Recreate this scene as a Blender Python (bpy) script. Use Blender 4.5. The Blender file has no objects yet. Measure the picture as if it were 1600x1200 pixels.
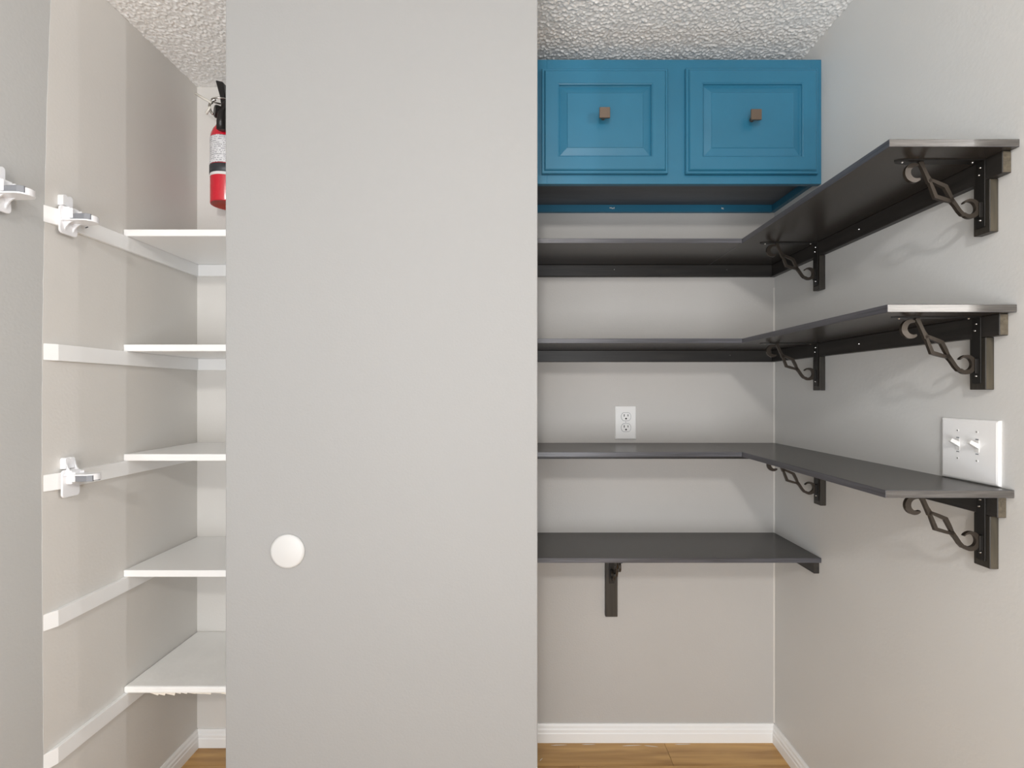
import bpy, bmesh, math, random
from mathutils import Vector, Matrix, noise as mnoise
random.seed(7)
C = bpy.context.scene.collection
scn = bpy.context.scene

# ------------------------------------------------------------------ camera, sky, lights, exposure
cam_d = bpy.data.cameras.new('camera'); cam = bpy.data.objects.new('camera', cam_d); C.objects.link(cam)
cam.location = (0, 0, 1.31); cam.rotation_euler = (math.radians(90), 0, 0)
cam_d.sensor_fit = 'HORIZONTAL'; cam_d.sensor_width = 36; cam_d.lens = 790/1600*36
cam_d.shift_x = -6/1600; cam_d.shift_y = 12/1600; cam_d.clip_start = 0.01
scn.camera = cam
w = bpy.data.worlds.new('world'); scn.world = w; w.use_nodes = True
bg = w.node_tree.nodes['Background']; bg.inputs[0].default_value = (0.95, 0.97, 1.0, 1); bg.inputs[1].default_value = 0.55

def area(name, loc, target, size, size_y, energy, col, shape='RECTANGLE'):
    d = bpy.data.lights.new(name, 'AREA'); d.shape = shape; d.size = size
    if shape in ('RECTANGLE', 'ELLIPSE'): d.size_y = size_y
    d.energy = energy; d.color = col
    o = bpy.data.objects.new(name, d); C.objects.link(o); o.location = loc
    o.rotation_euler = (Vector(target)-Vector(loc)).to_track_quat('-Z', 'Y').to_euler()
    return o
area('ceiling_lamp', (-0.14, -1.42, 2.36), (0.1, 1.9, 1.3), 0.20, 0.20, 29, (1.0, 0.97, 0.94), 'DISK')
area('window_light', (3.1, -1.75, 1.85), (0.4, 1.0, 1.5), 1.0, 1.4, 34, (1.0, 0.95, 0.88))
area('rear_fill_light', (-0.45, -5.0, 1.2), (0.35, 1.8, 1.3), 2.6, 2.0, 60, (0.94, 0.97, 1.0))  # added soft fill from behind the camera, no known window there
area('upward_fill_light', (-0.20, -1.45, 0.75), (0.25, -0.1, 2.44), 1.8, 1.5, 64, (0.97, 0.98, 1.0))  # added fill aimed up to brighten ceiling and shelf undersides, no known lamp
area('side_room_lamp', (2.6, 0.50, 2.25), (-1.18, 1.3, 1.4), 0.06, 0.06, 9, (0.97, 0.98, 1.0), 'DISK')
area('side_room_lamp', (2.6, -0.72, 2.25), (-1.18, 1.3, 1.4), 0.06, 0.06, 24, (0.97, 0.98, 1.0), 'DISK')
vs = scn.view_settings; vs.view_transform = 'Standard'; vs.look = 'None'; vs.gamma = 1; vs.use_curve_mapping = False
vs.exposure = -0.17

# ------------------------------------------------------------------ materials
def lin(c):
    return tuple((x/12.92 if x <= 0.04045 else ((x+0.055)/1.055)**2.4) for x in (v/255 for v in c)) + (1,)
def mat(name, rgb, rough=0.5, metal=0.0, spec=0.5, bump=None, coat=0.0, var=0.0, vscale=3.0):
    m = bpy.data.materials.new(name); m.use_nodes = True
    nt = m.node_tree; p = nt.nodes['Principled BSDF']
    p.inputs['Base Color'].default_value = lin(rgb); p.inputs['Roughness'].default_value = rough
    p.inputs['Metallic'].default_value = metal; p.inputs['Specular IOR Level'].default_value = spec
    p.inputs['Coat Weight'].default_value = coat; p.inputs['Coat Roughness'].default_value = 0.15
    tc = nt.nodes.new('ShaderNodeTexCoord')
    if var:
        n = nt.nodes.new('ShaderNodeTexNoise'); n.inputs['Scale'].default_value = vscale; n.inputs['Detail'].default_value = 4
        nt.links.new(tc.outputs['Object'], n.inputs['Vector'])
        r = nt.nodes.new('ShaderNodeMapRange'); r.inputs[1].default_value = .3; r.inputs[2].default_value = .7
        r.inputs[3].default_value = 1-var; r.inputs[4].default_value = 1+var
        nt.links.new(n.outputs['Fac'], r.inputs[0])
        mx = nt.nodes.new('ShaderNodeVectorMath'); mx.operation = 'SCALE'; mx.inputs[0].default_value = lin(rgb)[:3]
        nt.links.new(r.outputs[0], mx.inputs['Scale']); nt.links.new(mx.outputs[0], p.inputs['Base Color'])
    if bump:
        scale, strength, dist = bump
        n = nt.nodes.new('ShaderNodeTexNoise'); n.inputs['Scale'].default_value = scale; n.inputs['Detail'].default_value = 3
        nt.links.new(tc.outputs['Object'], n.inputs['Vector'])
        b = nt.nodes.new('ShaderNodeBump'); b.inputs['Strength'].default_value = strength; b.inputs['Distance'].default_value = dist
        nt.links.new(n.outputs['Fac'], b.inputs['Height']); nt.links.new(b.outputs[0], p.inputs['Normal'])
    return m

def grain_mat(name, c1, c2, stretch, rough=0.35, spec=0.5, bump=0.05, scale=1.0, coat=0.0, perobj=False):
    m = bpy.data.materials.new(name); m.use_nodes = True
    nt = m.node_tree; p = nt.nodes['Principled BSDF']; L = nt.links
    p.inputs['Roughness'].default_value = rough; p.inputs['Specular IOR Level'].default_value = spec
    p.inputs['Coat Weight'].default_value = coat; p.inputs['Coat Roughness'].default_value = 0.2
    tc = nt.nodes.new('ShaderNodeTexCoord'); mp = nt.nodes.new('ShaderNodeMapping'); mp.inputs['Scale'].default_value = stretch
    L.new(tc.outputs['Object'], mp.inputs['Vector'])
    n = nt.nodes.new('ShaderNodeTexNoise'); n.inputs['Scale'].default_value = scale; n.inputs['Detail'].default_value = 6; n.inputs['Distortion'].default_value = 0.6
    if perobj:
        oi = nt.nodes.new('ShaderNodeObjectInfo'); ad = nt.nodes.new('ShaderNodeVectorMath'); ad.operation = 'ADD'
        sc = nt.nodes.new('ShaderNodeVectorMath'); sc.operation = 'SCALE'; sc.inputs['Scale'].default_value = 37.0
        cx = nt.nodes.new('ShaderNodeCombineXYZ')
        for i in range(3): L.new(oi.outputs['Random'], cx.inputs[i])
        L.new(cx.outputs[0], sc.inputs[0]); L.new(mp.outputs[0], ad.inputs[0]); L.new(sc.outputs[0], ad.inputs[1])
        L.new(ad.outputs[0], n.inputs['Vector'])
    else:
        L.new(mp.outputs[0], n.inputs['Vector'])
    r = nt.nodes.new('ShaderNodeValToRGB'); r.color_ramp.elements[0].position = .32; r.color_ramp.elements[1].position = .68
    r.color_ramp.elements[0].color = lin(c1); r.color_ramp.elements[1].color = lin(c2)
    L.new(n.outputs['Fac'], r.inputs[0]); L.new(r.outputs[0], p.inputs['Base Color'])
    b = nt.nodes.new('ShaderNodeBump'); b.inputs['Strength'].default_value = bump; b.inputs['Distance'].default_value = 0.002
    L.new(n.outputs['Fac'], b.inputs['Height']); L.new(b.outputs[0], p.inputs['Normal'])
    return m

M = {}
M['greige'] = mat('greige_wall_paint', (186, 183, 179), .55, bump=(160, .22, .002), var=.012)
M['greige_lifted'] = mat('greige_lifted_for_low_light', (214, 214, 212), .5, bump=(120, .17, .002), var=.015)  # right wall colour raised to stand in for light missing on that side
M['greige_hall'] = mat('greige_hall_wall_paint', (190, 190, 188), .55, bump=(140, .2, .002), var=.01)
M['greige_dimmed'] = mat('greige_dimmed_for_front_light', (151, 151, 150), .6, bump=(170, .15, .002), var=.008)  # greige darkened to offset strong frontal light, likely the same paint as the alcove
M['cream'] = mat('cream_closet_paint', (216, 213, 208), .55, bump=(140, .15, .002), var=.012)
M['white'] = mat('white_semigloss_paint', (240, 240, 239), .35, bump=(90, .03, .001))
M['white_rough'] = mat('white_brushed_paint', (246, 246, 244), .4, bump=(45, .35, .003), var=.03, vscale=12)
M['plastic'] = mat('white_plastic', (226, 225, 223), .3)
M['switch'] = mat('bright_white_plastic', (250, 250, 250), .3)
M['disc'] = mat('soft_white_disc_plastic', (198, 198, 197), .4)
M['clip'] = mat('white_clip_plastic', (238, 238, 240), .28)
M['rubber'] = mat('grey_rubber', (128, 130, 135), .5)
M['slot'] = mat('black_slot', (18, 17, 17), .6)
M['blue'] = mat('teal_blue_cabinet_paint', (42, 106, 134), .33, bump=(70, .12, .0015), var=.05, vscale=8)
M['under'] = grain_mat('bare_cabinet_underside', (72, 75, 80), (96, 99, 103), (1.2, 14, 14), .5)
M['lam'] = grain_mat('espresso_laminate_top', (50, 46, 42), (58, 53, 49), (2, 60, 60), .27, .5, .02)
M['lam_side'] = grain_mat('espresso_laminate_top_side', (50, 46, 42), (58, 53, 49), (60, 2, 60), .27, .5, .02)
M['edge'] = grain_mat('espresso_edge_band', (58, 58, 62), (84, 84, 90), (6, 6, 260), .33, .6, .25)
M['edge_end'] = grain_mat('espresso_end_band', (70, 66, 62), (96, 92, 88), (14, 14, 260), .22, .9, .1, coat=.4)
M['cleat'] = grain_mat('black_stained_cleat', (36, 34, 32), (50, 47, 44), (5, 5, 70), .42, .5, .2)
M['block'] = grain_mat('black_stained_block', (38, 35, 31), (62, 57, 50), (60, 60, 6), .42, .5, .2)
M['endgrain'] = mat('worn_end_grain', (92, 84, 70), .6, var=.35, vscale=120, bump=(200, .4, .003))
M['iron'] = mat('bronzed_iron', (66, 59, 52), .38, .55, .5, bump=(300, .15, .001))
M['iron_dark'] = mat('black_iron_plate', (40, 38, 36), .4, .4)
M['steel'] = mat('bright_steel', (200, 198, 194), .25, 1.0)
M['knob'] = mat('brushed_bronze_knob', (112, 98, 86), .42, .6)
M['red'] = mat('red_enamel', (206, 28, 48), .22, coat=.5)
M['red_base'] = mat('dull_red_base', (170, 62, 48), .5)
M['black'] = mat('black_plastic', (26, 24, 24), .35)
M['band'] = mat('charcoal_label_band', (52, 54, 58), .4)
M['putty'] = mat('light_caulk', (216, 213, 207), .5)
M['tape'] = mat('peeling_paper', (236, 228, 215), .8)
M['tie'] = mat('white_nylon', (226, 222, 212), .4)
M['wood'] = grain_mat('oak_floor_plank', (158, 118, 66), (206, 164, 104), (2.2, 26, 10), .38, .45, .08, perobj=True)
M['subfloor'] = mat('dark_subfloor', (60, 44, 28), .8)

def popcorn():
    m = mat('popcorn_ceiling', (244, 243, 240), .75)
    nt = m.node_tree; p = nt.nodes['Principled BSDF']; L = nt.links
    tc = nt.nodes.new('ShaderNodeTexCoord')
    n = nt.nodes.new('ShaderNodeTexNoise'); n.inputs['Scale'].default_value = 120; n.inputs['Detail'].default_value = 2; n.inputs['Roughness'].default_value = .55
    L.new(tc.outputs['Object'], n.inputs['Vector'])
    b = nt.nodes.new('ShaderNodeBump'); b.inputs['Strength'].default_value = 1.0; b.inputs['Distance'].default_value = .014
    L.new(n.outputs['Fac'], b.inputs['Height']); L.new(b.outputs[0], p.inputs['Normal'])
    return m
M['popcorn'] = popcorn()

M['crumb'] = mat('popcorn_crumb', (246, 245, 242), .7, bump=(420, .35, .002))

def label_mat():
    m = mat('printed_label', (228, 228, 230), .4)
    nt = m.node_tree; p = nt.nodes['Principled BSDF']; L = nt.links
    tc = nt.nodes.new('ShaderNodeTexCoord'); sp = nt.nodes.new('ShaderNodeSeparateXYZ'); L.new(tc.outputs['Object'], sp.inputs[0])
    wv = nt.nodes.new('ShaderNodeMath'); wv.operation = 'MULTIPLY'; wv.inputs[1].default_value = 150; L.new(sp.outputs['Z'], wv.inputs[0])
    fr = nt.nodes.new('ShaderNodeMath'); fr.operation = 'FRACT'; L.new(wv.outputs[0], fr.inputs[0])
    lt = nt.nodes.new('ShaderNodeMath'); lt.operation = 'LESS_THAN'; lt.inputs[1].default_value = .42; L.new(fr.outputs[0], lt.inputs[0])
    n = nt.nodes.new('ShaderNodeTexNoise'); n.inputs['Scale'].default_value = 190; n.inputs['Detail'].default_value = 1
    L.new(tc.outputs['Object'], n.inputs['Vector'])
    gt = nt.nodes.new('ShaderNodeMath'); gt.operation = 'GREATER_THAN'; gt.inputs[1].default_value = .47; L.new(n.outputs['Fac'], gt.inputs[0])
    mu = nt.nodes.new('ShaderNodeMath'); mu.operation = 'MULTIPLY'; L.new(lt.outputs[0], mu.inputs[0]); L.new(gt.outputs[0], mu.inputs[1])
    mx = nt.nodes.new('ShaderNodeMix'); mx.data_type = 'RGBA'; mx.inputs[6].default_value = lin((228, 228, 230)); mx.inputs[7].default_value = lin((150, 150, 156))
    L.new(mu.outputs[0], mx.inputs[0]); L.new(mx.outputs[2], p.inputs['Base Color'])
    return m
M['label'] = label_mat()

# ------------------------------------------------------------------ mesh helpers
class B:
    def __init__(s): s.bm = bmesh.new()
    def box(s, x0, x1, y0, y1, z0, z1, bev=0.0, mi=0, seg=1):
        t = bmesh.new()
        v = [t.verts.new((x, y, z)) for x in (x0, x1) for y in (y0, y1) for z in (z0, z1)]
        for f in ((0,1,3,2),(4,6,7,5),(0,4,5,1),(2,3,7,6),(0,2,6,4),(1,5,7,3)): t.faces.new([v[i] for i in f])
        bmesh.ops.recalc_face_normals(t, faces=t.faces)
        if bev: bmesh.ops.bevel(t, geom=t.edges[:], offset=bev, segments=seg, affect='EDGES', profile=.5)
        for f in t.faces: f.material_index = mi
        return s.merge(t)
    def merge(s, t, mtx=None):
        if mtx: bmesh.ops.transform(t, matrix=mtx, verts=t.verts)
        me = bpy.data.meshes.new('tmp'); t.to_mesh(me); t.free(); s.bm.from_mesh(me); bpy.data.meshes.remove(me); return s
    def prism(s, pts, axis, a0, a1, mi=0, bev=0.0):
        """closed polygon pts (2D) extruded along axis: 'x' -> (y,z), 'y' -> (x,z), 'z' -> (x,y)"""
        t = bmesh.new()
        def P(p, a): return (a, p[0], p[1]) if axis == 'x' else ((p[0], a, p[1]) if axis == 'y' else (p[0], p[1], a))
        A = [t.verts.new(P(p, a0)) for p in pts]; Bv = [t.verts.new(P(p, a1)) for p in pts]
        t.faces.new(A); t.faces.new(Bv[::-1]); n = len(pts)
        for i in range(n): t.faces.new((A[i], Bv[i], Bv[(i+1) % n], A[(i+1) % n]))
        bmesh.ops.recalc_face_normals(t, faces=t.faces)
        if bev: bmesh.ops.bevel(t, geom=t.edges[:], offset=bev, segments=1, affect='EDGES')
        for f in t.faces: f.material_index = mi
        return s.merge(t)
    def stroke(s, pts, wid, y0, y1, mi=0):
        """flat bar following pts in the local xz plane with a width per point"""
        n = len(pts); Lp, Rp = [], []
        for i in range(n):
            a = Vector(pts[max(0, i-1)]); b = Vector(pts[min(n-1, i+1)]); d = (b-a).normalized(); nn = Vector((-d.y, d.x))
            p = Vector(pts[i]); h = wid[i]/2; Lp.append(p+nn*h); Rp.append(p-nn*h)
        t = bmesh.new(); V = []
        for i in range(n): V.append([t.verts.new((q.x, y, q.y)) for q in (Lp[i], Rp[i]) for y in (y0, y1)])
        for i in range(n-1):
            a, b = V[i], V[i+1]
            t.faces.new((a[0], b[0], b[2], a[2])); t.faces.new((a[1], a[3], b[3], b[1]))
            t.faces.new((a[0], a[1], b[1], b[0])); t.faces.new((a[2], b[2], b[3], a[3]))
        t.faces.new((V[0][0], V[0][2], V[0][3], V[0][1])); t.faces.new((V[-1][0], V[-1][1], V[-1][3], V[-1][2]))
        bmesh.ops.recalc_face_normals(t, faces=t.faces)
        for f in t.faces: f.material_index = mi
        return s.merge(t)
    def cyl(s, c, axis, r, h, seg=24, r2=None, mi=0, bev=0.0):
        t = bmesh.new()
        bmesh.ops.create_cone(t, cap_ends=True, segments=seg, radius1=r, radius2=r if r2 is None else r2, depth=h)
        if bev: bmesh.ops.bevel(t, geom=[e for e in t.edges if len(e.link_faces) == 2 and e.calc_face_angle(0) > 1], offset=bev, segments=2, affect='EDGES')
        for f in t.faces: f.material_index = mi
        q = Vector((0, 0, 1)).rotation_difference(Vector(axis))
        return s.merge(t, Matrix.Translation(c) @ q.to_matrix().to_4x4())
    def lathe(s, prof, c, seg=40, mi=0, a0=0, a1=2*math.pi):
        full = abs(a1-a0-2*math.pi) < 1e-6
        t = bmesh.new(); rings = []
        na = seg if full else seg+1
        for k in range(na):
            a = a0+(a1-a0)*k/seg
            rings.append([t.verts.new((c[0]+r*math.cos(a), c[1]+r*math.sin(a), c[2]+z)) for r, z in prof])
        for k in range(seg):
            A, D = rings[k], rings[(k+1) % na]
            for i in range(len(prof)-1): t.faces.new((A[i], D[i], D[i+1], A[i+1]))
        bmesh.ops.remove_doubles(t, verts=t.verts, dist=1e-6)
        bmesh.ops.recalc_face_normals(t, faces=t.faces)
        for f in t.faces: f.material_index = mi; f.smooth = True
        return s.merge(t)
    def tube(s, pts, r, seg=10, mi=0, rs=None):
        t = bmesh.new(); n = len(pts); pts = [Vector(p) for p in pts]; rings = []
        up = Vector((0.13, 0.31, 0.94))
        for i in range(n):
            d = (pts[min(n-1, i+1)]-pts[max(0, i-1)]).normalized()
            u = d.cross(up).normalized(); v = d.cross(u)
            rr = rs[i] if rs else r
            rings.append([t.verts.new(pts[i]+(u*math.cos(2*math.pi*k/seg)+v*math.sin(2*math.pi*k/seg))*rr) for k in range(seg)])
        for i in range(n-1):
            for k in range(seg): t.faces.new((rings[i][k], rings[i][(k+1) % seg], rings[i+1][(k+1) % seg], rings[i+1][k]))
        t.faces.new(rings[0][::-1]); t.faces.new(rings[-1])
        bmesh.ops.recalc_face_normals(t, faces=t.faces)
        for f in t.faces: f.material_index = mi; f.smooth = True
        return s.merge(t)
    def rects(s, levels, x0, x1, z0, z1, yb, mi=0):
        """nested rectangles facing -y: levels = (inset, height towards the room)"""
        t = bmesh.new(); rg = []
        for ins, h in levels:
            y = yb-h; rg.append([t.verts.new(p) for p in ((x0+ins, y, z0+ins), (x1-ins, y, z0+ins), (x1-ins, y, z1-ins), (x0+ins, y, z1-ins))])
        t.faces.new(rg[0][::-1])
        for a, b in zip(rg, rg[1:]):
            for i in range(4): t.faces.new((a[i], a[(i+1) % 4], b[(i+1) % 4], b[i]))
        t.faces.new(rg[-1]); bmesh.ops.recalc_face_normals(t, faces=t.faces)
        for f in t.faces: f.material_index = mi
        return s.merge(t)

def wloc(o):
    v = Vector((0, 0, 0))
    while o is not None: v += o.location; o = o.parent
    return v
def obj(name, b, mats, parent=None, local=False):
    """link builder b as one mesh object; coordinates are world ones unless local"""
    me = bpy.data.meshes.new(name)
    if parent is not None and not local: bmesh.ops.translate(b.bm, verts=b.bm.verts, vec=-wloc(parent))
    b.bm.to_mesh(me); b.bm.free()
    for m in (mats if isinstance(mats, (list, tuple)) else [mats]): me.materials.append(M[m])
    o = bpy.data.objects.new(name, me); C.objects.link(o)
    if parent is not None: o.parent = parent
    return o
def thing(name, label, cat, loc, group=None, rotz=0):
    o = bpy.data.objects.new(name, None); C.objects.link(o); o.location = loc; o.rotation_euler = (0, 0, rotz)
    o.empty_display_size = .05; o['label'] = label; o['category'] = cat
    if group: o['group'] = group
    return o
def struct(name, b, mats, label=None):
    o = obj(name, b, mats); o['kind'] = 'structure'
    if label: o['label'] = label
    return o
def dup(root, loc, label, rotz=None):
    r = root.copy(); C.objects.link(r); r.location = loc; r['label'] = label
    if rotz is not None: r.rotation_euler = (0, 0, rotz)
    for ch in list(root.children):
        c = ch.copy(); C.objects.link(c); c.parent = r
        for g in ch.children:
            d = g.copy(); C.objects.link(d); d.parent = c
    return r

# ------------------------------------------------------------------ room shell (metres, camera stands at x=0 y=0)
YB, YC, YF, ZC = 1.899, 1.872, 1.258, 2.44          # alcove back, closet back, front wall plane, ceiling
XR, XL, XA, XP = 0.971, -1.18, 0.054, -0.723        # right wall, closet left wall, alcove left end, closet right end
YN = 1.606                                           # front of the alcove shelves and cabinet
floor = struct('floor', B().box(-1.35, 3.4, -5.3, 2.0, -.06, -.012), 'subfloor', 'oak plank floor at the foot of the walls')
ceil = struct('ceiling', B().box(-1.35, 3.4, -5.3, 2.0, ZC, ZC+.05), 'popcorn', 'white popcorn textured ceiling')
def popcorn_patch(x0, x1, y0, y1, st):
    """sprayed crumbs as real relief hanging from the ceiling"""
    nx, ny = int((x1-x0)/st), int((y1-y0)/st); V = []; F = []
    for j in range(ny+1):
        for i in range(nx+1):
            x, y = x0+(x1-x0)*i/nx, y0+(y1-y0)*j/ny
            n = mnoise.noise((x*130, y*130, 1.7))+.45*mnoise.noise((x*300, y*300, 5.1))
            h = .0048*max(0, n+.22)**.8*min(1, (y-y0)/.08)+.0003
            V.append((x, y, ZC-h))
    for j in range(ny):
        for i in range(nx):
            a = j*(nx+1)+i; F.append((a, a+nx+1, a+nx+2, a+1))
    me = bpy.data.meshes.new('popcorn_crumbs'); me.from_pydata(V, [], F); me.materials.append(M['crumb']); me.shade_smooth()
    o = bpy.data.objects.new('popcorn_crumbs', me); C.objects.link(o); o.parent = ceil; o['kind'] = 'stuff'
popcorn_patch(XA, XR, 1.30, YB, .0024)
popcorn_patch(XL, XP, 1.28, YC, .0024)
struct('wall_back', B().box(XA-.02, XR+.12, YB, YB+.10, -.02, ZC+.02), 'greige', 'greige back wall of the shelved alcove')
wr = struct('wall_right', B().box(XR, XR+.115, .885, YB+.02, -.02, ZC+.02, .002), 'greige_lifted', 'grey right wall carrying the shelf brackets')
struct('wall_front', B().box(XP, XA, YF, YB+.02, -.02, ZC+.02, .003, seg=2), 'greige_dimmed', 'wide plain greige wall between closet and alcove')
struct('wall_closet', B().box(XL-.10, XP+.02, YC, YC+.12, -.02, ZC+.02), 'cream', 'cream back wall of the closet')
# closet left wall with a slightly bowed, hand painted front edge
pts = [(YC+.02, -.02), (YC+.02, ZC+.02)]
for k in range(61):
    z = ZC-k*ZC/60; u = (z-1.15)/1.15
    pts.append((1.2595+(.024*u*u if u > 0 else .009*u*u)+random.uniform(-.0009, .0009), z))
b = B().prism(pts, 'x', XL-.0008, XL)
for f in b.bm.faces: f.material_index = 0 if f.normal.x > .5 else 1
struct('wall_left', b, ['cream', 'greige_hall'], 'cream left side wall of the closet')
struct('wall_hall', B().box(XL-.12, XL-.0008, -5.3, YC+.02, -.02, ZC+.02), 'greige_hall', 'grey wall in front of the closet at the left')
# caulk line in the alcove corner
struct('trim_1', B().prism([(XR-.004, YB), (XR, YB-.004), (XR, YB)], 'z', .066, 1.70), 'putty', 'thin pale caulk line in the alcove corner')

# floor planks, each its own piece
pw, pl = .18, 1.22
pm = B().box(-pl/2+.0006, pl/2-.0006, -pw/2+.0006, pw/2-.0006, -.012, 0, .0009)
first = None; row = 0
y = 1.952-pw/2
while y > -1.5:
    off = {0: .553-pl, 1: .22-pl, 2: -.11-pl}.get(row, None)
    if off is None: off = -.2-pl-(row*.37) % pl
    x = off-pl
    while x < 2.6:
        cx = x+pl/2
        if cx > -1.9:
            if first is None: first = obj('plank', pm, 'wood', floor, local=True); p = first
            else: p = first.copy(); C.objects.link(p); p.parent = floor
            p.location = (cx, y, 0)
        x += pl
    y -= pw; row += 1

for x, y, l, r_ in ((.43, 1.872, .07, .05), (.50, 1.868, .05, -.16), (.16, 1.874, .06, .03), (.27, 1.877, .05, .0), (.09, 1.80, .018, .9), (.62, 1.878, .06, .02)):
    q = B(); q.prism([(-l/2, 0), (-l*.2, .0016), (l*.3, .0012), (l/2, 0), (l*.2, -.0008), (-l*.3, -.0012)], 'z', 0, .0006)
    o = obj('paint_smear', q, 'putty', floor, local=True); o.location = (x, y, 0); o.rotation_euler = (0, 0, r_)

# baseboards with a stepped profile
def prof(h, t): return [(0, 0), (t, 0), (t, h*.50), (t*.86, h*.56), (t*.86, h*.70), (t*.62, h*.78), (t*.55, h*.90), (t*.30, h), (0, h)]
def bb(name, h, t, kind, a0, a1, wall, label, mt='white'):
    if kind == 'back': P = [(wall-p, z) for p, z in prof(h, t)]; b = B().prism(P, 'x', a0, a1)
    elif kind == 'right': P = [(wall-p, z) for p, z in prof(h, t)]; b = B().prism(P, 'y', a0, a1)
    else: P = [(wall+p, z) for p, z in prof(h, t)]; b = B().prism(P, 'y', a0, a1)
    return struct(name, b, mt, label)
bb('baseboard_back', .066, .014, 'back', XA, XR, YB, 'white baseboard under the alcove back wall')
bb('baseboard_right', .066, .014, 'right', .885, YB-.0005, XR, 'white baseboard along the right wall')
bb('baseboard_closet', .064, .014, 'back', XL, XP, YC, 'white baseboard at the back of the closet')
bb('baseboard_left', .064, .014, 'left', 1.29, YC-.0005, XL, 'white baseboard along the closet left wall')

# pale paint flecks on the right wall
for yy, zz, r in ((1.565, 2.115+.13, .0022), (1.38, 2.09, .0016), (1.36, 2.075, .0016), (1.45, 2.07, .0025), (1.47, 2.06, .0018), (1.16, 2.17, .0014), (1.03, 1.17, .0012)):
    obj('paint_fleck', B().cyl((XR, yy, zz), (-1, 0, 0), r, .0012, 8, r*.5), 'putty', wr)

# ------------------------------------------------------------------ black corner shelves
def screw(parent, loc, axis, r=.0032):
    b = B().cyl(Vector(loc)+Vector(axis)*.0008, axis, r, .0024, 12, r*.55)
    return obj('screw', b, 'steel', parent)
def board(name, x0, x1, y0, y1, z0, z1, mats, parent, endmi=None):
    b = B().box(x0, x1, y0, y1, z0, z1, .0007)
    for f in b.bm.faces:
        n = f.normal
        f.material_index = 0 if abs(n.z) > .9 else (2 if (endmi and n.y < -.9) else 1)
    return obj(name, b, mats, parent)
SX = .7195
def corner_shelf(zt, yn, label, scr_back, scr_side, yc):
    t = thing('corner_shelf', label, 'shelf', (XR, YB, zt-.015), 'black corner shelves in the alcove')
    board('back_board', XA, SX-.0004, YN, YB, zt-.015, zt, ['lam', 'edge'], t)
    board('side_board', SX, XR-.0003, yn, YB, zt-.015, zt, ['lam_side', 'edge', 'edge_end'], t, True)
    cb = obj('back_cleat', B().box(XA, XR-.018, YB-.018, YB, zt-.058, zt-.0152, .0012), 'cleat', t)
    b = B().box(XR-.018, XR, yc, YB, zt-.058, zt-.0152, .0012)
    for f in b.bm.faces: f.material_index = 1 if f.normal.y < -.9 else 0
    cs = obj('side_cleat', b, ['cleat', 'endgrain'], t)
    for x in scr_back: screw(cb, (x, YB-.018, zt-.033), (0, -1, 0), .0030)
    for y in scr_side: screw(cs, (XR-.018, y, zt-.036), (-1, 0, 0), .0034)
    return t
corner_shelf(1.797, .974, 'black laminate corner shelf directly below the blue cabinet, topmost of three', (.366, .37+.415), (1.405,), .990)
corner_shelf(1.479, .979, 'black laminate corner shelf above the white outlet, with pale front end', (.796,), (1.405,), .996)
corner_shelf(1.118, .984, 'black laminate corner shelf the light switch and outlet sit just above', (), (), 1.000)
t = thing('wall_shelf', 'short straight black shelf, lowest in the alcove, without a side arm', 'shelf', (.5, YB, .766))
board('shelf_board', XA, XR-.0003, YN, YB, .766, .781, ['lam', 'edge'], t)
b = B().box(XR-.018, XR, 1.617, YB, .728, .7658, .0012)
cs = obj('side_cleat', b, 'cleat', t); screw(cs, (XR-.018, 1.665, .751), (-1, 0, 0))

# ------------------------------------------------------------------ scroll brackets
def arc(cx, cz, r, a0, a1, n):
    return [(cx+r*math.cos(math.radians(a0+(a1-a0)*k/(n-1))), cz+r*math.sin(math.radians(a0+(a1-a0)*k/(n-1)))) for k in range(n)]
def scroll_builder():
    b = B(); y0, y1 = -.0035, .0035; o = .021
    # upper crescent, opening towards the wall (angles in local xz, x grows away from the wall)
    P = arc(o+.134, -.0245, .0158, 112, -128, 22)
    n = len(P); b.stroke(P, [.0035+.0085*math.sin(math.pi*k/(n-1))**.8 for k in range(n)], y0, y1)
    # stem from the top plate to the diamond
    b.stroke([(o+.1235, -.002), (o+.117, -.016), (o+.1105, -.030), (o+.1030, -.044)], [.0095, .0072, .0074, .0105], y0, y1)
    # diamond, two sides
    b.stroke([(o+.1060, -.038), (o+.0880, -.0455), (o+.0720, -.0525), (o+.0640, -.068), (o+.0570, -.083)], [.005, .0072, .0084, .0074, .005], y0, y1)
    b.stroke([(o+.1055, -.039), (o+.0985, -.057), (o+.0920, -.0735), (o+.0750, -.0785), (o+.0565, -.084)], [.005, .0068, .0084, .0072, .005], y0, y1)
    # lower stem running into the hook
    P = [(o+.0620, -.0775), (o+.0520, -.090), (o+.0440, -.102), (o+.0375, -.1090)]
    A = arc(o+.0225, -.0975, .0165, -50, -322, 24)
    P = P+A; n = len(A)
    W = [.0095, .0076, .0074, .0076]+[.0074+.0026*math.sin(math.pi*min(1, k/(n-1)*1.1))-.0050*max(0, (k/(n-1)-.55)/.45) for k in range(n)]
    b.stroke(P, W, y0, y1)
    return b
def plates_builder():
    b = B()
    b.box(.018, .0205, -.010, .010, -.137, 0, .0006)
    b.prism([(.018, -.010), (.172, -.010), (.190, -.006), (.197, 0), (.190, .006), (.172, .010), (.018, .010)], 'z', -.0026, -.0002)
    b.box(.0185, .027, -.006, .006, -.117, -.086, .0006)
    return b
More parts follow.
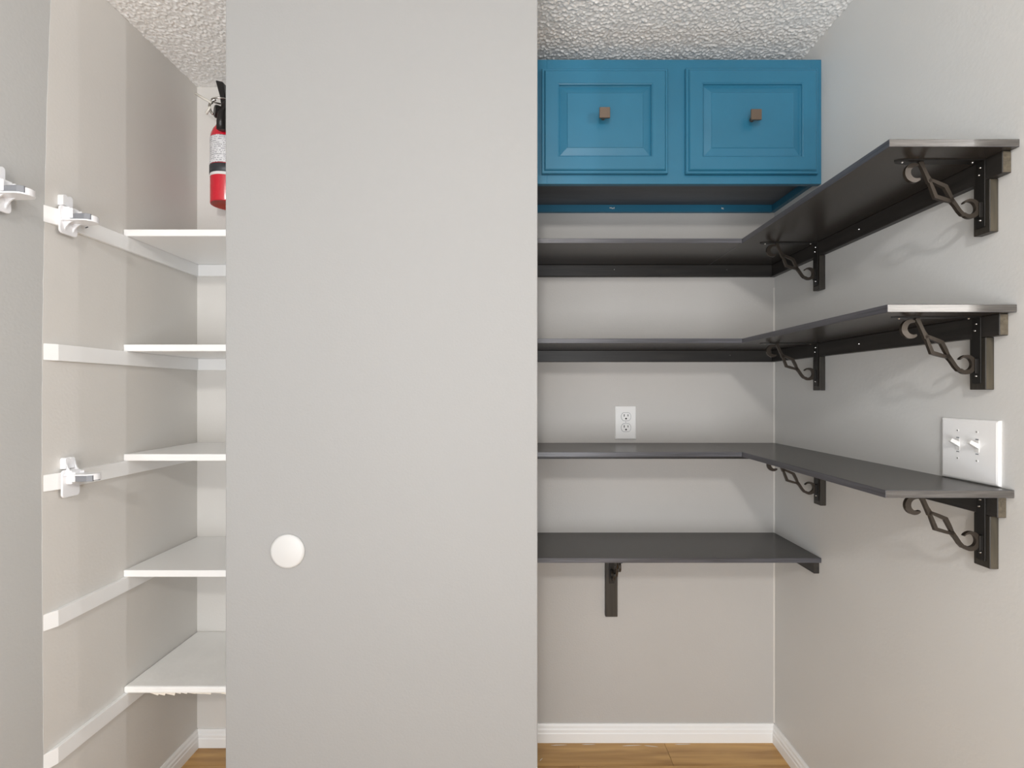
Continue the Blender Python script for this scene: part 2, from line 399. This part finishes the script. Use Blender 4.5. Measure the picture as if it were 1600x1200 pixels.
def bracket_screws(root, dz=0):
    for x, y, z, ax in ((.0205, 0, -.014, (1, 0, 0)), (.0205, -.003, -.028, (1, 0, 0)), (.0205, .0, -.122, (1, 0, 0)), (.180, 0, -.0026, (0, 0, -1)), (.036, 0, -.0026, (0, 0, -1))):
        b = B().cyl(Vector((x, y, z+dz))+Vector(ax)*.0008, ax, .0024, .0024, 12, .0014)
        obj('screw', b, 'steel', root, local=True)
def make_bracket(label, loc, rotz, long_block=False, side='block_side'):
    t = thing('shelf_bracket', label, 'bracket', loc, 'iron scroll brackets under the black shelves', rotz)
    b = B()
    if long_block: b.box(0, .0178, -.0225, .0225, -.294, -.0002, .0012)
    else: b.box(0, .0178, -.0185, .0185, -.150, -.0434, .0012)
    for f in b.bm.faces: f.material_index = 1 if abs(f.normal.y) > .9 and not long_block else 0
    obj('mounting_block', b, ['block', side], t, local=True)
    pb, sb = plates_builder(), scroll_builder(); dz = -.032 if long_block else 0
    for q in (pb, sb): bmesh.ops.translate(q.bm, verts=q.bm.verts, vec=(0, 0, dz))
    obj('iron_plate', pb, 'iron_dark', t, local=True)
    obj('scroll', sb, 'iron', t, local=True)
    if long_block: obj('spacer', B().box(.018, .190, -.018, .018, -.0321, -.0002, .001), 'cleat', t, local=True)
    bracket_screws(t, dz)
    return t
M['block_side'] = grain_mat('worn_block_side', (52, 47, 39), (84, 77, 63), (60, 60, 9), .5, .5, .3)
PI = math.pi
b0 = make_bracket('scroll bracket at the near end of the topmost corner shelf', (XR, 1.0350, 1.782), PI)
b1 = make_bracket('scroll bracket under the topmost corner shelf, close to the alcove corner', (XR, 1.604, 1.782), PI, side='block')
dup(b0, (XR, 1.0440, 1.464), 'scroll bracket at the near end of the middle corner shelf')
dup(b1, (XR, 1.604, 1.464), 'scroll bracket under the middle corner shelf, close to the alcove corner')
dup(b0, (XR, 1.0345, 1.103), 'scroll bracket at the near end of the lowest corner shelf, below the light switch')
dup(b1, (XR, 1.600, 1.103), 'scroll bracket under the lowest corner shelf, close to the alcove corner')
make_bracket('scroll bracket on a long block under the short straight shelf, seen end on', (.356, YB, .766), -PI/2, True)

# ------------------------------------------------------------------ blue wall cabinet
t = thing('wall_cabinet', 'teal blue wall cabinet with two raised panel doors under the ceiling', 'cabinet', (.5, YB, 1.97))
ZT, ZB = 2.365, 1.970
b = B()
b.box(XA, XA+.016, YN+.019, YB, ZB+.012, ZT-.004); b.box(XR-.016, XR-.0003, YN+.019, YB, ZB+.012, ZT-.004)
b.box(XA, XR-.0003, YN+.019, YB, ZT-.016, ZT-.001); b.box(XA+.016, XR-.016, YB-.006, YB, 2.02, ZT-.016)
obj('carcass', b, 'blue', t)
b = B()
b.box(XA, XA+.045, YN, YN+.019, ZB, ZT, .001); b.box(XR-.036, XR-.0003, YN, YN+.019, ZB, ZT, .001)
b.box(.462, .556, YN+.0001, YN+.019, ZB+.044, ZT-.05)
b.box(XA+.044, XR-.035, YN+.0002, YN+.019, ZB, ZB+.045, .001); b.box(XA+.044, XR-.035, YN+.0002, YN+.019, ZT-.052, ZT, .001)
obj('face_frame', b, 'blue', t)
obj('bottom_panel', B().box(XA+.016, XR-.016, YN+.019, YB-.016, 2.006, 2.018), 'under', t)
hr = obj('hanging_rail', B().box(XA+.016, XR-.016, YB-.016, YB-.0002, 1.980, 2.012, .001), 'blue', t)
for x in (.358, .774):
    b = B()
    for k in range(5):
        xx = x+random.uniform(-.008, .008); zz = 1.993+random.uniform(-.004, .004); r = random.uniform(.0015, .0032)
        b.cyl((xx, YB-.0162, zz), (0, -1, 0), r, .0014, 7, r*.7)
    obj('paint_chip', b, 'putty', hr)
LV = [(0, 0), (0, .010), (.002, .0125), (.0075, .0125), (.0095, .0165), (.012, .019), (.050, .019), (.0515, .0175), (.0535, .0165), (.0550, .0110), (.0575, .0085), (.079, .0145), (.0805, .0160)]
for x0, x1, z0, z1, kx, kz, lab in ((.082, .480, 1.998, 2.329, .274, 2.170, None), (.536, .954, 1.997, 2.331, .741, 2.164, None)):
    d = obj('door', B().rects(LV, x0, x1, z0, z1, YN-.0002), 'blue', t)
    b = B().cyl((kx, YN-.022, kz), (0, -1, 0), .007, .022, 16)
    bx = bmesh.new(); bmesh.ops.create_cone(bx, cap_ends=True, segments=4, radius1=.0150, radius2=.0232, depth=.013)
    b.merge(bx, Matrix.Translation((kx, YN-.0395, kz)) @ Matrix.Rotation(math.radians(90), 4, 'X') @ Matrix.Rotation(math.radians(45), 4, 'Z'))
    b.box(kx-.0164, kx+.0164, YN-.050, YN-.0455, kz-.0164, kz+.0164, .0008)
    k = obj('knob', b, 'knob', d); k['label'] = 'square bronze knob'

# ------------------------------------------------------------------ white closet shelves on battens
labs = ['topmost white closet shelf, just below the fire extinguisher', 'second white closet shelf from the top, with its underside showing',
        'middle one of the five white closet shelves', 'second white closet shelf from the bottom', 'lowest white closet shelf with ragged paper along its front edge']
YS, TH = 1.519, .0205
for zt, lab in zip((1.798, 1.452, 1.1225, .7735, .4235), labs):
    t = thing('closet_shelf', lab, 'shelf', (XL, YC, zt-TH), 'white shelves in the closet')
    low = zt < .5
    b = B().box(XL+.001, XP-.0005, YS, YC-.0005, zt-TH, zt, .002 if not low else .005, seg=2)
    obj('shelf_board', b, 'white_rough' if low else 'white', t)
    h = .042; z1 = zt-TH-.0003; z0 = z1-h
    obj('side_batten', B().prism([(XL, 1.262), (XL, YC), (XL+.012, YC), (XL+.012, 1.291)], 'z', z0, z1, bev=.0008), 'white', t)
    obj('back_batten', B().box(XL+.012, XP, YC-.014, YC, z0, z1, .0008), 'white', t)
    if low:
        P = [(XL+.07, zt-TH+.003)]; x = XL+.07
        while x < XP-.01:
            x += random.uniform(.012, .035); dz = random.choice((.002, .004, .006, .009))
            P += [(x, zt-TH-dz+.001), (x+.002, zt-TH-random.choice((.0005, .003, .005))+.001)]; x += .002
        P = [p for p in P if p[0] < XP-.004]+[(XP-.003, zt-TH-.001), (XP-.003, zt-TH+.003)]
        o = obj('ragged_edging', B().prism(P, 'y', YS+.0035, YS+.0055), 'tape', t); o['label'] = 'torn cream paper strip'
    if zt > 1.7:
        obj('nail', B().cyl((XL+.0135, 1.372, z1-.022), (1, -.35, .1), .0012, .016, 8), 'iron_dark', t)

# ------------------------------------------------------------------ outlet, light switch, wall disc
t = thing('wall_outlet', 'white duplex electrical outlet on the alcove back wall', 'outlet', (.4115, YB, 1.1945))
X0, X1, Z0, Z1 = .372, .451, 1.132, 1.257
obj('cover_plate', B().rects([(0, 0), (0, .0035), (.0012, .0055), (.004, .0065)], X0, X1, Z0, Z1, YB), 'plastic', t)
def rounded(cx, cz, hw, hh, flat):
    P = []
    for k in range(28):
        a = 2*math.pi*k/28; P.append((cx+hw*math.cos(a), cz+max(-flat, min(flat, hh*math.sin(a)))))
    return P
for zc in (1.2165, 1.1755):
    obj('socket_gasket', B().prism(rounded(.4125, zc, .0190, .0190, .0158), 'y', YB-.0068, YB-.006), 'rubber', t)
    f = obj('socket_face', B().prism(rounded(.4125, zc, .0176, .0176, .0145), 'y', YB-.0082, YB-.006), 'plastic', t)
    b = B(); yy = (YB-.0086, YB-.008)
    b.box(.4038, .4066, *yy, zc+.0002, zc+.0092); b.box(.4180, .4206, *yy, zc+.001, zc+.0086); b.cyl((.4122, YB-.0083, zc-.0072), (0, -1, 0), .0033, .0007, 14)
    obj('slot', b, 'slot', f)
screw(t, (.4115, YB-.0065, 1.196), (0, -1, 0), .0028)

t = thing('light_switch', 'white double toggle light switch plate on the right wall', 'switch', (XR, 1.0786, 1.1835))
r = B().rects([(0, 0), (0, .0035), (.0012, .0055), (.005, .0068)], -.068, .068, -.0655, .0665, 0)
bmesh.ops.transform(r.bm, matrix=Matrix.Translation((XR, 1.0786, 1.1850)) @ Matrix.Rotation(math.radians(-90), 4, 'Z'), verts=r.bm.verts)
obj('cover_plate', r, 'switch', t)
for yc in (1.1030, 1.0570):
    obj('toggle_collar', B().box(XR-.0078, XR-.006, yc-.0052, yc+.0052, 1.1955-.0125, 1.1955+.0125, .0005), 'plastic', t)
    g = B(); bx = bmesh.new(); bmesh.ops.create_cone(bx, cap_ends=True, segments=4, radius1=.0068, radius2=.0052, depth=.021)
    g.merge(bx, Matrix.Translation((XR-.0150, yc, 1.2005)) @ Vector((0, 0, 1)).rotation_difference(Vector((-1, 0, .55)).normalized()).to_matrix().to_4x4() @ Matrix.Rotation(math.radians(45), 4, 'Z'))
    obj('toggle', g, 'plastic', t)
    for zz in (1.1955+.0302, 1.1955-.0302):
        s = obj('screw', B().cyl((XR-.0070, yc, zz), (-1, 0, 0), .0030, .0012, 12, .0022), 'plastic', t)
        obj('screw_slot', B().box(XR-.0078, XR-.0074, yc-.0020, yc+.0020, zz-.0006, zz+.0006), 'slot', s)
    for zz, hh in ((1.2100, .0012), (1.1795, .0010)):
        obj('lettering_mark', B().box(XR-.0071, XR-.0067, yc-.0035, yc+.0035, zz-hh, zz+hh), 'rubber', t)

b = B().lathe([(0, .0075), (.036, .0072), (.0405, .0055), (.0425, .0025), (.043, 0), (0, 0)], (0, 0, 0), 56)
bmesh.ops.transform(b.bm, matrix=Matrix.Rotation(math.radians(90), 4, 'X'), verts=b.bm.verts)
o = obj('wall_protector', b, 'disc'); o.location = (-.567, YF, .9135)
o['label'] = 'round white door knob bumper disc on the plain front wall'; o['category'] = 'bumper'

# ------------------------------------------------------------------ fire extinguisher
cx, cy, z0 = -1.030, 1.806, 1.973
t = thing('fire_extinguisher', 'red fire extinguisher hung on the closet back wall above the top shelf', 'extinguisher', (cx, cy, z0))
R = .054
obj('cylinder', B().lathe([(R-.004, .003), (R-.001, .001), (R, .006), (R, .228), (R-.002, .244), (R-.008, .262), (R-.019, .280), (R-.032, .291), (.018, .295), (.018, .300), (0, .300)], (cx, cy, z0)), 'red', t)
obj('base', B().lathe([(R-.003, .002), (R-.010, .004), (R-.016, .012), (0, .015)], (cx, cy, z0)), 'red_base', t)
obj('label_sheet', B().lathe([(R+.0007, .134), (R+.0007, .229), (R+.0004, .2295)], (cx, cy, z0)), 'label', t)
obj('strap', B().lathe([(R+.0005, .102), (R+.0022, .103), (R+.0022, .131), (R+.0005, .132)], (cx, cy, z0)), 'band', t)
obj('label_strip', B().lathe([(R+.0007, .092), (R+.0007, .102)], (cx, cy, z0)), 'plastic', t)
obj('wall_hook', B().box(cx-.014, cx+.014, cy+.018, YC, z0+.255, z0+.345, .002), 'iron_dark', t)
b = B().cyl((cx, cy, z0+.285), (0, 0, 1), .017, .034, 20); b.box(cx-.018, cx+.018, cy-.014, cy+.022, z0+.290, z0+.345, .004)
v = obj('valve', b, 'steel', t)
def ring(c, u, v, r, n=28, a0=0, a1=2*PI):
    c, u, v = Vector(c), Vector(u).normalized(), Vector(v).normalized()
    return [c+(u*math.cos(a0+(a1-a0)*k/n)+v*math.sin(a0+(a1-a0)*k/n))*r for k in range(n+1)]
gd = Vector((-.75, -.66, 0)).normalized(); gc = Vector((cx-.022, cy-.020, z0+.325))
obj('gauge', B().cyl(gc, gd, .022, .022, 24, bev=.003), 'black', v)
obj('pull_pin', B().tube(ring((cx-.006, cy-.030, z0+.358), (1, 0, .06), (0, 1, .18), .028), .0030, 8), 'steel', t)
obj('pull_ring', B().tube(ring((cx-.003, cy-.044, z0+.325), (1, .25, 0), (0, 0, 1), .031, 24, .62*PI, 1.28*PI), .0042, 10), 'steel', t)
b = B(); b.prism([(cx-.021, z0+.427), (cx+.006, z0+.421), (cx+.014, z0+.372), (cx+.012, z0+.345), (cx-.002, z0+.345), (cx-.006, z0+.372)], 'y', cy-.040, cy-.014, bev=.003)
obj('squeeze_lever', b, 'black', t)
obj('carry_handle', B().prism([(cx-.002, z0+.322), (cx+.02, z0+.322), (cx+.09, z0+.350), (cx+.095, z0+.362), (cx+.02, z0+.345), (cx-.002, z0+.345)], 'y', cy-.028, cy-.004, bev=.002), 'black', t)
obj('hose', B().tube([(cx+.044, cy-.030, z0+.362), (cx+.035, cy-.048, z0+.346), (cx+.026, cy-.060, z0+.322), (cx+.021, cy-.066, z0+.294), (cx+.019, cy-.070, z0+.266), (cx+.019, cy-.070, z0+.237)], .0135, 16, rs=[.011, .0130, .0135, .0145, .0150, .0150]), 'black', t)
obj('safety_tie', B().tube([(cx-.076, cy-.060, z0+.366), (cx-.045, cy-.068, z0+.346), (cx-.006, cy-.082, z0+.322), (cx-.013, cy-.084, z0+.305), (cx-.026, cy-.082, z0+.284)], .0042, 6), 'tie', t)

# ------------------------------------------------------------------ broom grippers (x away from the wall, y towards the back, z up)
def half_oval(L, W, n=14):
    P = [(.004, -W/2), (.004, W/2)]
    P = [(.004, W/2), (L-.020, W/2*.92)]
    for k in range(n+1):
        a = math.pi/2-math.pi*k/n; P.append((L-.020+.020*math.cos(a), W/2*.92*math.sin(a)))
    P.append((.004, -W/2)); return P
def make_gripper(label, loc, flip):
    t = thing('broom_gripper', label, 'hook', loc, 'white broom grippers on the left walls')
    s = -1 if flip else 1
    pl = []
    for sy, sz in ((1, 1), (-1, 1), (-1, -1), (1, -1)):
        a0 = {(1, 1): 0, (-1, 1): 90, (-1, -1): 180, (1, -1): 270}[(sy, sz)]
        for k in range(5):
            a = math.radians(a0+90*k/4); pl.append((sy*.017+.009*math.cos(a), sz*.027+.009*math.sin(a)-.010))
    obj('back_plate', B().prism(pl, 'x', .0125, .018, bev=.001), 'clip', t, local=True)
    # two lobed adhesive tab above the plate
    P = [(-.014, .028), (-.014, .048)]+[(-.0075+.0065*math.cos(math.radians(a)), .050+.0065*math.sin(math.radians(a))) for a in range(180, 19, -20)]
    P += [(.0075+.0065*math.cos(math.radians(a)), .050+.0065*math.sin(math.radians(a))) for a in range(160, -1, -20)]+[(.014, .048), (.014, .028)]
    obj('adhesive_tab', B().prism(P, 'x', .0005, .0155), 'clip', t, local=True)
    b = B(); b.box(.017, .032, -.016, .016, -.012, .024, .003, seg=2)
    b.box(.030, .040, -.0155, -.0115, -.006, .020, .0012); b.box(.030, .040, .0115, .0155, -.006, .020, .0012)
    obj('housing', b, 'clip', t, local=True)
    zs = -.012 if not flip else .013
    b = B().prism(half_oval(.090, .046), 'z', zs-.0016, zs+.0016)
    # curved rib that carries the tray on the plate
    rib = [(.017, zs), (.050, zs)]+[(.017+.033*(1-math.sin(math.radians(a))), zs-.034*s*(1-math.cos(math.radians(a)))) for a in range(10, 91, 16)]
    b.prism(rib, 'y', -.014, -.011); b.prism(rib, 'y', .011, .014)
    # upturned lip at the end of the tray
    lip = []
    for k in range(9):
        a = math.radians(34-68*k/8); lip.append((.070+.020*math.cos(a), .0212*math.sin(a)))
    for p, q in zip(lip, lip[1:]):
        zz = sorted((zs, zs+.014*s)); b.prism([p, q, (q[0]-.0018, q[1]*.93), (p[0]-.0018, p[1]*.93)], 'z', *zz)
    obj('tray', b, 'clip', t, local=True)
    for sy in (-1, 1):
        zz = sorted((zs+.002*s, zs+.0175*s))
        arm = [(.034, sy*.004), (.034, sy*.012), (.050, sy*.017), (.072, sy*.018), (.084, sy*.013), (.083, sy*.007), (.074, sy*.004), (.066, sy*.009), (.052, sy*.009), (.042, sy*.004)]
        obj('grip_arm', B().prism(arm, 'z', *zz, bev=.0008), 'rubber', t, local=True)
    return t
make_gripper('white broom gripper on the topmost closet batten', (XL, 1.315, 1.763), False)
make_gripper('white broom gripper on the middle closet batten, lower of the two in the closet', (XL, 1.322, 1.082), True)
make_gripper('white broom gripper on the grey wall, cut off by the left edge', (XL-.0008, 1.140, 1.764), False)
